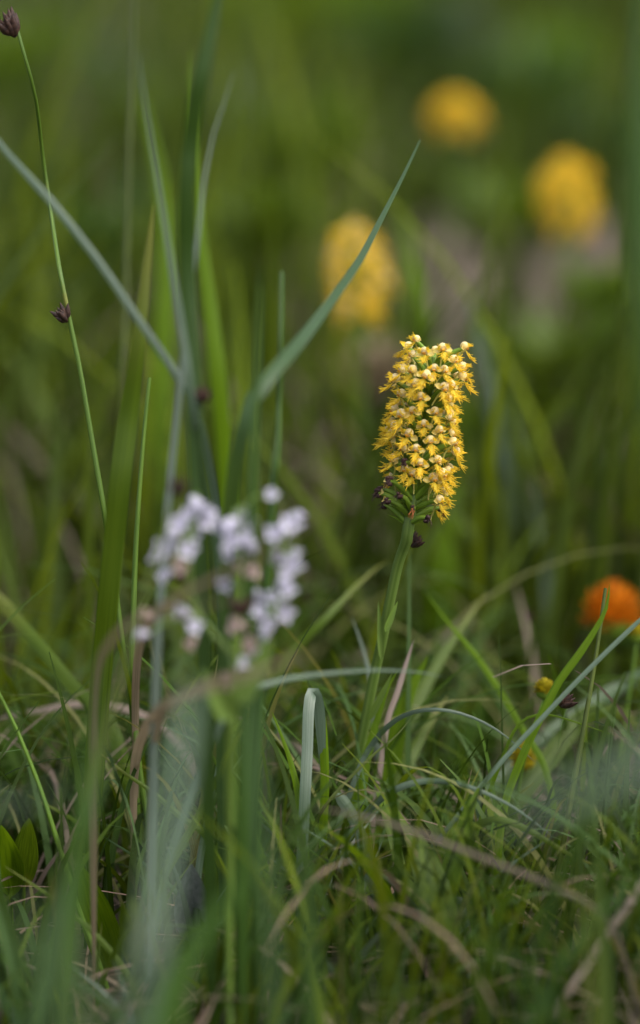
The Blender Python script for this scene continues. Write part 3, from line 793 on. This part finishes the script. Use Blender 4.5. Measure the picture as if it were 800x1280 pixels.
blade('blue', [(690, 1290, 1.08), (678, 1225, 1.08), (650, 1175, 1.08), (620, 1150, 1.08), (585, 1150, 1.08), (560, 1180, 1.08)], 13, 'blue-green blade curling over near the soil', tipfrac=0.4)
blade('green', [(640, 1080, 1.08), (590, 1130, 1.08), (540, 1180, 1.08), (490, 1230, 1.08), (450, 1280, 1.08)], 8, 'straight dark blade crossing the low tangle', tipfrac=0.4)
blade('green', [(600, 960, 1.08), (572, 1020, 1.08), (545, 1080, 1.08), (515, 1140, 1.08), (470, 1230, 1.08)], 8, 'slim green blade leaning away from the orchid foot', tipfrac=0.4)
blade('straw', [(590, 960, 1.09), (578, 1010, 1.09), (566, 1050, 1.09), (545, 1100, 1.09), (520, 1150, 1.09)], 4, 'hair-thin straw standing among the fine grass', tipfrac=0.3)

# pointed low leaves
def leaf(mat, base, tip, wpx, label, bend=0.15, cup=0.35, name='leaf', group=None):
    a, b = P(*base), P(*tip)
    g = float(gz(a.x, a.y))
    foot = Vector((a.x, a.y, g - 0.004)) if a.z > g else a
    L_ = (b - a).length
    mb = MB()
    V = -FWD
    d = (b - a).normalized()
    mb.petal(a, d, V + 0.4 * Vector((0, 0, 1)), L_, wpx * 0.5 * K_PX * base[2], cup=cup, bend=-bend, nl=12, nw=6, shape=0.8)
    if a.z > g + 0.003:
        mb.tube([foot, foot.lerp(a, 0.5), a + d * L_ * 0.15], 0.0008, 6)
    bb = recentre(mb, foot)
    root = thing('broadleaf_plant', bb, label, 'leafy plant', group)
    link('leaf', mb.mesh('leaf', M[mat]), root)
    return root


leaf('bright', (14, 1120, 1.12), (2, 1020, 1.10), 42, 'rounded green leaf half hidden behind the slanting thin stalk')
leaf('green', (28, 1110, 1.12), (42, 1012, 1.10), 34, 'upright pointed green leaf next to the rounded one')
leaf('bright', (148, 1230, 1.10), (98, 1070, 1.08), 44, 'broad long green leaf pointing up beside the slanting thin stalk', cup=0.2)
leaf('silver', (243, 1180, 1.10), (240, 1068, 1.08), 46, 'grey silvery folded leaf standing upright near the soil', cup=0.6)
leaf('silver', (262, 1130, 1.11), (268, 1088, 1.10), 22, 'small silvery scrap of leaf behind the grey folded leaf')
leaf('green', (268, 1150, 1.10), (278, 1045, 1.10), 34, 'green leaf standing behind the grey folded leaf')
leaf('bright', (345, 1060, 1.18), (286, 1040, 1.16), 26, 'small flat green leaf lying under the tuft')
leaf('green', (165, 1210, 1.06), (152, 1120, 1.05), 20, 'narrow upright leaf with a curled pale edge')
leaf('green', (300, 1195, 1.08), (345, 1165, 1.07), 30, 'small oval leaf near the soil beneath the dark blurred blade')
leaf('green', (590, 1230, 1.12), (618, 1180, 1.12), 26, 'small grey-green oval leaf under the fine grass')

# ------------------------------------------------------------------ the orchid
MMX = 0.001


def sc(v):
    return Vector(v) * MMX


def fringe(mb, root, dirn, L, rg, r=0.17, droop=0.35):
    dirn = Vector(dirn).normalized()
    side = Vector((rg.uniform(-1, 1), rg.uniform(-1, 1), rg.uniform(-1, 1)))
    side = (side - dirn * side.dot(dirn)) * 0.35
    pts = []
    for i in range(5):
        t = i / 4
        pts.append(sc(Vector(root) + dirn * L * t + side * L * t * t + Vector((0.15, 0, -droop)) * L * t * t))
    mb.tube(pts, [r * MMX, r * MMX * 0.9, r * MMX * 0.75, r * MMX * 0.55, r * MMX * 0.25], 4)


def floret_meshes(seed):
    """meshes of one crested floret, head frame: +X out, +Z up, millimetres"""
    rg = random.Random(seed)
    out = {}
    mb = MB()
    # hood of the dorsal sepal: a round concave cap
    mb.ball(sc((0.0, 0, 1.35)), (1.75 * MMX, 1.75 * MMX, 1.7 * MMX), Matrix.Rotation(rg.uniform(-.3, .5), 3, 'Y'), 12, 9, 0.03, rg)
    mb.petal(sc((-0.6, 0, 0.3)), (0.9, 0, 0.75), (-0.6, 0, 0.9), 3.0 * MMX, 1.5 * MMX, cup=-0.6, bend=0.2)
    out['hood'] = mb.mesh('floret_hood', M['cream'])
    out['goldhood'] = mb.mesh('floret_hood', M['yellow'])
    for s in (-1, 1):
        mb = MB()
        mb.petal(sc((-0.5, s * 0.6, 0.0)), (-0.1, s * 0.9, rg.uniform(-0.1, 0.5)), (0.8, -s * 0.2, 0.3), rg.uniform(2.7, 3.4) * MMX, 1.25 * MMX, cup=0.6, bend=rg.uniform(-0.2, 0.15), shape=1.25)
        out['sepal%d' % s] = mb.mesh('lateral_sepal', M['butter'])
        mb = MB()
        dv = Vector((0.75, s * 0.45, 0.45))
        mb.petal(sc((0.3, s * 0.7, 0.5)), dv, (-0.3, s * 0.6, 0.6), 3.0 * MMX, 1.25 * MMX, cup=0.5, bend=0.1, shape=1.1)
        tip = Vector((0.3, s * 0.7, 0.5)) + dv.normalized() * 2.1
        for k in range(5):
            fringe(mb, tip + Vector((0, rg.uniform(-.6, .6), rg.uniform(-.5, .5))), dv + Vector((0.2, rg.uniform(-.6, .6), rg.uniform(-.5, .4))), rg.uniform(1.0, 1.8), rg, 0.17, 0.1)
        out['petal%d' % s] = mb.mesh('petal', M['yellow'])
    mb = MB()
    dl = Vector((0.56, 0, -0.83))
    mb.petal(sc((0.5, 0, -0.2)), dl, (0.83, 0, 0.56), 4.4 * MMX, 1.3 * MMX, cup=-0.35, bend=0.12, nl=8, nw=6, shape=0.8)
    for k in range(16):
        q = k / 15 * 2 - 1
        along = 4.2 - 3.2 * abs(q) ** 1.3
        root = Vector((0.5, 0, -0.2)) + dl * along + Vector((0, q * 0.9, 0)) + Vector((0.83, 0, 0.56)) * -0.15 * along * 0.3
        dv = dl * (1.0 - 0.35 * abs(q)) + Vector((0.35 + rg.uniform(-.3, .3), q * 1.3 + rg.uniform(-.25, .25), 0.1 + rg.uniform(-.35, .35)))
        fringe(mb, root, dv, rg.uniform(1.7, 3.3), rg, 0.2, rg.uniform(-0.4, 0.2))
    out['lip'] = mb.mesh('fringed_lip', M['yellow'])
    mb = MB()
    mb.ball(sc((1.0, 0, 0.35)), (0.75 * MMX, 0.8 * MMX, 0.65 * MMX), None, 8, 6, 0.12, rg)
    for s in (-1, 1):
        mb.ball(sc((1.55, s * 0.45, 0.35)), (0.28 * MMX,) * 3, None, 6, 4)
    out['column'] = mb.mesh('column', M['orangey'])
    mb = MB()
    pts = spline([sc(p) for p in ((0, 0, -0.4), (-1.2, 0.1, -1.5), (-2.2, 0.2, -3.2), (-2.6, 0.3, -5.2), (-2.4, 0.2, -6.6))], 10)
    mb.tube(pts, [0.0005 - 0.00003 * i for i in range(10)], 7)
    out['spur'] = mb.mesh('spur', M['spur'])
    mb = MB()
    bw = rg.uniform(-0.8, 0.8)
    pts = spline([sc(p) for p in ((0.2, 0, 0.2), (-1.8, bw * 0.3, -0.2), (-5.5, bw, -2.0), (-9.4, bw * 0.7, -5.2), (-13.0, 0, -9.0))], 14)
    mb.tube(pts, [MMX * q for q in (0.75, 0.8, 0.9, 1.0, 1.08, 1.12, 1.15, 1.15, 1.1, 1.02, 0.95, 0.85, 0.75, 0.7)], 8)
    out['ovary'] = mb.mesh('ovary', M['ovary'])
    mb = MB()
    mb.petal(sc((-13.0, 0, -9.2)), (0.72, rg.uniform(-.15, .15), 0.52), (-0.5, 0, 0.8), rg.uniform(9, 13) * MMX, 1.25 * MMX, cup=0.6, bend=rg.uniform(-0.15, 0.15), nl=9, shape=0.7)
    out['bract'] = mb.mesh('bract', M['ovary'])
    mb = MB()
    for k in range(5):
        mb.ball(sc((rg.uniform(-.6, 1.0), rg.uniform(-1.2, 1.2), rg.uniform(-1.0, 1.2))), (rg.uniform(.7, 1.4) * MMX, rg.uniform(.5, 1.1) * MMX, rg.uniform(.6, 1.2) * MMX),
                Matrix.Rotation(rg.uniform(0, 3), 3, 'X'), 7, 5, 0.35, rg)
    for k in range(7):
        fringe(mb, (0.6, rg.uniform(-1, 1), rg.uniform(-1, 1)), (1, rg.uniform(-1, 1), rg.uniform(-1.4, .4)), rg.uniform(1.5, 2.6), rg, 0.2, 0.4)
    out['withered'] = mb.mesh('withered_head', M['wither'])
    mb = MB()
    for k in range(10):
        fringe(mb, (0.7, rg.uniform(-1, 1), rg.uniform(-1.2, 0)), (0.8, rg.uniform(-.8, .8), -1), rg.uniform(1.8, 3.0), rg, 0.22, 0.3)
    out['rustlip'] = mb.mesh('shrivelled_lip', M['rust'])
    return out


FL = [floret_meshes(100 + k) for k in range(6)]


def raceme(root, a, b, n, rscale, rg, detail=True, wither_t=0.25, pale=0.2):
    """n florets in a spiral from a (bottom) to b (top) of the axis, as parts of root"""
    a, b = Vector(a), Vector(b)
    axis = (b - a).normalized()
    x0 = Vector((1, 0, 0)); x0 = (x0 - axis * x0.dot(axis)).normalized()
    y0 = axis.cross(x0)
    for i in range(n):
        t = (i + 0.5) / n
        ph = i * 2.39996 + rg.uniform(-0.22, 0.22) + 0.6
        out = x0 * math.cos(ph) + y0 * math.sin(ph)
        att = a.lerp(b, min(1, t * 0.97)) + axis * rg.uniform(-0.0012, 0.0012)
        top = max(0.0, (t - 0.8) / 0.2)
        size = rscale * (1.0 - 0.06 * top) * rg.uniform(0.88, 1.1)
        el = math.radians(2 + 12 * top + rg.uniform(-8, 8) - 10 * (t < 0.14))
        xh = (out * math.cos(el) + axis * math.sin(el)).normalized()
        yh = axis.cross(out).normalized()
        zh = xh.cross(yh).normalized()
        R3 = Matrix((xh, yh, zh)).transposed()
        reach = (0.88 + 0.08 * min(1, t * 2)) * rg.uniform(0.90, 1.04)
        if not detail:
            reach = (0.10 + 0.88 * math.sin(math.pi * (0.10 + 0.82 * t)) ** 0.9) * rg.uniform(0.85, 1.12)
        head = att + R3 @ (sc((13.0 * reach, 0, 9.0)) * size)
        roll = Matrix.Rotation(rg.uniform(-0.3, 0.3), 3, 'X') @ Matrix.Rotation(rg.uniform(-0.25, 0.25), 3, 'Z')
        m = FL[rg.randrange(len(FL))]
        leftish = out.dot(Vector((-0.8, -0.6, 0)))
        p_w = 0.0
        if t < wither_t:
            p_w = (0.92 if leftish > -0.1 else 0.25) * (1 - 0.45 * t / wither_t)
        elif t < wither_t + 0.14:
            p_w = 0.22 if leftish > 0 else 0.05
        spent = rg.random() < p_w
        M4 = Matrix.Translation(head - root.location) @ (R3).to_4x4() @ Matrix.Scale(size, 4)

        def put(name, key, parent, mat4):
            o = bpy.data.objects.new(name, m[key])
            COL.objects.link(o)
            o.parent = parent
            o.matrix_local = mat4
            return o
        I4 = Matrix.Identity(4)
        if spent:
            f = put('spent_floret', 'ovary', root, M4)
            if detail:
                if rg.random() < 0.75:
                    put('withered_head', 'withered', f, Matrix.Scale(rg.uniform(0.65, 1.05), 4))
                if rg.random() < 0.35:
                    put('shrivelled_lip', 'rustlip', f, I4)
                if rg.random() < 0.4:
                    put('lateral_sepal', 'sepal%d' % rg.choice((-1, 1)), f, I4)
        else:
            f = put('floret', 'hood' if detail or rg.random() < pale else 'goldhood', root, M4 @ roll.to_4x4())
            inv = roll.to_4x4().inverted()
            put('fringed_lip', 'lip', f, I4)
            if detail:
                put('ovary', 'ovary', f, inv)
            put('petal', 'petal-1', f, I4); put('petal', 'petal1', f, I4)
            if detail:
                put('lateral_sepal', 'sepal-1', f, I4); put('lateral_sepal', 'sepal1', f, I4)
                put('column', 'column', f, I4)
                put('spur', 'spur', f, inv @ Matrix.Rotation(rg.uniform(-.5, .5), 4, 'X'))
        if detail:
            put('bract', 'bract', root, M4)


def orchid(axis_px, stem_px, n, label, rscale, seed, detail, stem_w=11, wt=0.25, leaves=(), pale=0.05):
    root = thing('orchid', (0, 0, 0), label, 'orchid', 'yellow orchids in the meadow')
    rg = random.Random(seed)
    a, b = P(*axis_px[0]), P(*axis_px[1])
    pts = [b + (b - a) * 0.06, b, a.lerp(b, 0.5), a] + [P(*p) for p in stem_px]
    q = spline(to_ground(pts), 60)
    mb = MB()
    W = stem_w * K_PX * stem_px[0][2] * 0.5
    rad, ang = [], 14
    na = (b - a).length
    rows = []
    acc = 0.0
    for i in range(60):
        if i:
            acc += float(np.linalg.norm(q[i] - q[i - 1]))
        f = min(1.0, acc / na)
        r = W * (0.35 + 0.65 * f) * (1.12 if 0.9 < acc / na < 1.15 else 1.0)
        T = Vector(q[min(i + 1, 59)] - q[max(i - 1, 0)]).normalized()
        u = T.cross(Vector((0, 1, 0))).normalized(); v = T.cross(u)
        rows.append([Vector(q[i]) + r * (1 + 0.09 * (k % 2)) * (math.cos(2 * math.pi * k / ang) * u + math.sin(2 * math.pi * k / ang) * v) for k in range(ang)])
    mb.grid(rows, close=True)
    root.location = Vector(q[-1])
    recentre(mb, q[-1])
    link('stem', mb.mesh('stem', M['stem']), root)
    raceme(root, a, b, n, rscale, rg, detail, wt, pale)
    for (base, tip, wpx) in leaves:
        p0, p1 = P(*base), P(*tip)
        mb = MB()
        dv = (p1 - p0)
        mb.petal(p0, dv, -FWD + Vector((0, 0, .2)), dv.length, wpx * 0.5 * K_PX * base[2], cup=0.5, bend=0.02, nl=12, shape=0.62)
        recentre(mb, root.location)
        link('stem_leaf', mb.mesh('stem_leaf', M['stem']), root)
    return root


hero = orchid([(510, 664, 1.103), (540, 459, 1.097)],
              [(508, 676, 1.106), (498, 705, 1.112), (488, 750, 1.118), (479, 795, 1.124), (470, 835, 1.13), (461, 880, 1.135), (450, 940, 1.14), (440, 1010, 1.145), (432, 1090, 1.15)],
              108, 'sharp yellow fringed orchid spike with withered lower florets on a ridged green stem', 1.02, 5, True, 12.5, 0.22,
              leaves=[((477, 825, 1.122), (473, 752, 1.116), 8), ((482, 790, 1.116), (497, 752, 1.112), 8), ((462, 900, 1.13), (490, 842, 1.12), 9)])

# a dried brown sedge tuft right behind the orchid's neck
culm('olive', [(511, 676, 1.118), (503, 705, 1.124), (491, 755, 1.132), (474, 835, 1.142), (455, 930, 1.152)], 3, 'dried dark brown tuft tucked behind the neck of the sharp orchid',
     [(514, 684, 1.114, 22, 0.5)])

orchid([(450, 422, 1.62), (443, 300, 1.62)], [(450, 430, 1.62), (450, 470, 1.63), (452, 560, 1.64), (452, 640, 1.65)], 64,
       'blurred pale yellow orchid spike crossed by the teal blade', 1.12, 21, False, 8, 0.0, pale=0.5)
orchid([(714, 312, 1.9), (709, 220, 1.9)], [(714, 318, 1.9), (715, 350, 1.9), (714, 420, 1.92), (712, 500, 1.94)], 64,
       'blurred golden orchid spike, the fullest of those behind', 1.3, 22, False, 8, 0.0)
orchid([(571, 180, 2.25), (569, 140, 2.25)], [(570, 180, 2.25), (572, 230, 2.26), (570, 300, 2.27)], 54,
       'blurred yellow orchid head, shortest and farthest of those behind', 1.3, 23, False, 7, 0.0)


# ------------------------------------------------------------------ orange milkwort and yellow buttons
def head_plant(name, c, r_px, d, stem, mat, label, cat, n, seed, group=None, tall=1.1, pet=0.75, stem_mat='culm', under=None):
    """globular head of overlapping petal-like florets on a thin stem"""
    root = thing(name, (0, 0, 0), label, cat, group)
    rg = random.Random(seed)
    culm_parts(root, stem_mat, [P(*c, d) + Vector((0, 0, -r_px * K_PX * d * 0.3))] + [P(*p) for p in stem], 5, d, 'stem')
    R_ = r_px * K_PX * d
    C = P(*c, d) - root.location
    meshes = []
    for k in range(4):
        mb = MB()
        mb.petal((0, 0, 0), (1, 0, 0), (0, 0, 1), R_ * pet * rg.uniform(0.85, 1.1), R_ * 0.3, cup=0.7, bend=-0.25, nl=6, nw=4, shape=0.9)
        mb.petal((0, 0, 0), (1, 0.25, 0.1), (0, 0.4, 1), R_ * pet * 0.8, R_ * 0.22, cup=0.7, bend=-0.15, nl=5, nw=4, shape=0.9)
        meshes.append(mb.mesh('floret', M[mat]))
    core = MB()
    core.ball((0, 0, 0), (R_ * 0.62, R_ * 0.62, R_ * 0.66 * tall), None, 10, 8, 0.06, rg)
    if under:
        core.tube([Vector((0, 0, -R_ * 0.95)), Vector((0, 0, -R_ * 0.75)), Vector((0, 0, -R_ * 0.4)), Vector((0, 0, -R_ * 0.1))], [R_ * 0.15, R_ * 0.55, R_ * 0.82, R_ * 0.8], 10)
    link('receptacle', core.mesh('receptacle', M[under or mat]), root, C)
    for i in range(n):
        z = 1 - 1.75 * (i + 0.5) / n
        ph = i * 2.39996
        rr = math.sqrt(max(0, 1 - z * z))
        dv = Vector((math.cos(ph) * rr, math.sin(ph) * rr, z * tall))
        tip = (dv.normalized() + Vector((0, 0, 0.55)) + Vector((rg.uniform(-.2, .2), rg.uniform(-.2, .2), 0))).normalized()
        o = link('floret', meshes[i % 4], root, C + dv * R_ * 0.45)
        o.rotation_euler = tip.to_track_quat('X', 'Z').to_euler()
    return root


head_plant('milkwort', (766, 770), 32, 1.33, [(762, 800, 1.33), (758, 860, 1.34), (750, 960, 1.36)], 'orange', 'round bright orange flower head on a thin green stem behind the dark stalk',
           'wildflower', 44, 3, under='ovary', pet=1.0)
head_plant('button_flower', (681, 862), 14, 1.14, [(676, 885, 1.14), (664, 920, 1.14), (650, 975, 1.15), (638, 1060, 1.16)], 'button',
           'small round yellow button flower beside the brown tuft', 'wildflower', 40, 4, 'yellow button flowers', tall=0.95, under='ovary')
head_plant('button_flower', (655, 948), 17, 1.18, [(648, 980, 1.18), (640, 1030, 1.19), (630, 1100, 1.2)], 'button',
           'ragged yellow button flower hanging below the round one', 'wildflower', 34, 6, 'yellow button flowers', tall=1.2, under='button')
head_plant('button_flower', (796, 792), 12, 1.2, [(792, 830, 1.2), (782, 900, 1.2)], 'button', 'small yellow button flower close under the orange head', 'wildflower', 30, 8,
           'yellow button flowers', tall=1.0, under='ovary')


# ------------------------------------------------------------------ white flower cluster
def white_floret(seed, mat):
    rg = random.Random(seed)
    mb = MB()
    r = 1.0
    mb.tube([Vector((-1.1, 0, -0.1)), Vector((-0.6, 0, 0)), Vector((0, 0, 0)), Vector((0.5, 0, -0.1)), Vector((0.8, 0, -0.2))], [0.25, 0.5, 0.62, 0.68, 0.55], 9)
    for k in range(5):
        a = 2 * math.pi * k / 5 + rg.uniform(-.2, .2)
        s = Vector((0, math.cos(a), math.sin(a)))
        mb.petal(Vector((0.5, 0, -0.1)) + s * 0.3, Vector((0.65, 0, 0)) + s * 0.75, Vector((0.9, 0, 0)) - s * 0.4, 1.0 * rg.uniform(0.8, 1.15), 0.45, cup=0.3, bend=0.35, nl=5, nw=4, shape=0.8)
    return mb.mesh('floret', M[mat])


def white_cluster():
    D = 0.95
    root = thing('white_wildflower', (0, 0, 0), 'blurred lilac-white wildflower with three drooping spikes of small florets', 'wildflower')
    WM = [white_floret(k, 'white') for k in range(3)] + [white_floret(9, 'blush')]
    rg = random.Random(12)
    main = [P(296, 800, 0.94), P(292, 870, 0.95), P(290, 950, 0.96)]
    q = spline(to_ground(main), 24)
    root.location = Vector(q[-1])
    mb = MB(); mb.tube(q, 0.0013, 8); recentre(mb, q[-1]); link('stem', mb.mesh('stem', M['stem']), root)
    branches = [[(247, 618), (242, 660), (236, 715), (250, 770), (294, 822)], [(302, 636), (303, 680), (300, 740), (296, 822)], [(366, 648), (349, 690), (346, 740), (334, 790), (298, 830)]]
    for br in branches:
        qq = spline([P(x, y, D) for x, y in br], 20)
        mb = MB(); mb.tube(qq, [0.0005 + 0.00003 * i for i in range(20)], 7); recentre(mb, q[-1])
        link('branch', mb.mesh('branch', M['stem']), root)
    spots = [(245, 630, 1.2, 0), (226, 656, 1.1, 0), (253, 654, 1.1, 0), (208, 686, 1.1, 0), (232, 687, 1.0, 0), (206, 718, 0.9, 0), (222, 704, .9, 3), (299, 645, 1.2, 0), (285, 655, 1.0, 1),
             (312, 652, 1.1, 0), (294, 677, 1.1, 1), (312, 680, 1.1, 2), (282, 728, 0.9, 2), (300, 706, .9, 3), (231, 766, 0.9, 2), (240, 782, 0.8, 2), (337, 619, 0.7, 1), (364, 654, 1.1, 1),
             (346, 667, 1.0, 2), (364, 702, 1.1, 1), (347, 698, 0.9, 2), (355, 733, 1.0, 1), (353, 764, 1.0, 2), (320, 744, 1.0, 2), (331, 790, 0.9, 2), (299, 782, 1.0, 3), (291, 858, 0.9, 3),
             (340, 748, .8, 1), (238, 643, .8, 1), (259, 641, .7, 1), (216, 670, .8, 0), (241, 671, .8, 2), (199, 699, .8, 1), (306, 663, .9, 0), (290, 664, .8, 2), (304, 694, .8, 1), (286, 694, .7, 0), (372, 646, .7, 0), (354, 660, .9, 0), (370, 694, .7, 1), (355, 716, .9, 0), (346, 758, .7, 0), (312, 802, .9, 3), (296, 832, .9, 2), (286, 846, .8, 3), (322, 816, .8, 2), (240, 802, .7, 3), (338, 776, .8, 2), (312, 716, .8, 3), (326, 768, .8, 1), (182, 768, 1.0, 3), (177, 792, 0.8, 2)]
    br_pts = [np.array(P(x, y, D)) for b in branches for x, y in b]
    for x, y, s, k in spots:
        dd = D + rg.uniform(-0.012, 0.012)
        p = P(x, y, dd)
        o = link('floret', WM[k], root, p - root.location)
        o.scale = (s * 0.0030,) * 3
        near = min(br_pts, key=lambda b_: np.linalg.norm(b_ - np.array(p)))
        out = (p - Vector(near))
        dv = Vector((out.x * 40 + rg.uniform(-.5, .5), rg.uniform(-1.0, 0.1), rg.uniform(-0.3, 0.6))).normalized()
        o.rotation_euler = dv.to_track_quat('X', 'Z').to_euler()
        ped = MB()
        ped.tube([Vector(near) - root.location, (Vector(near) + p) * 0.5 - root.location + Vector((0, 0, 0.002)), p - dv * 0.0028 * s - root.location], 0.0005, 5)
        link('pedicel', ped.mesh('pedicel', M['stem']), root)
    for (x, y) in ((225, 722), (300, 762)):
        o = link('dried_calyx', spikelet_mesh('dried_calyx', 0.008, 0.0036, 9, x, 'wither'), root, P(x, y + 8, D) - root.location)
    for (b, t) in (((296, 880), (340, 800)), ((292, 900), (255, 840))):
        p0, p1 = P(*b, 0.95), P(*t, 0.94)
        mb = MB(); mb.petal(p0, p1 - p0, -FWD, (p1 - p0).length, 0.0042, cup=0.4, bend=0.1, nl=8); recentre(mb, q[-1])
        link('stem_leaf', mb.mesh('stem_leaf', M['stem']), root)


white_cluster()
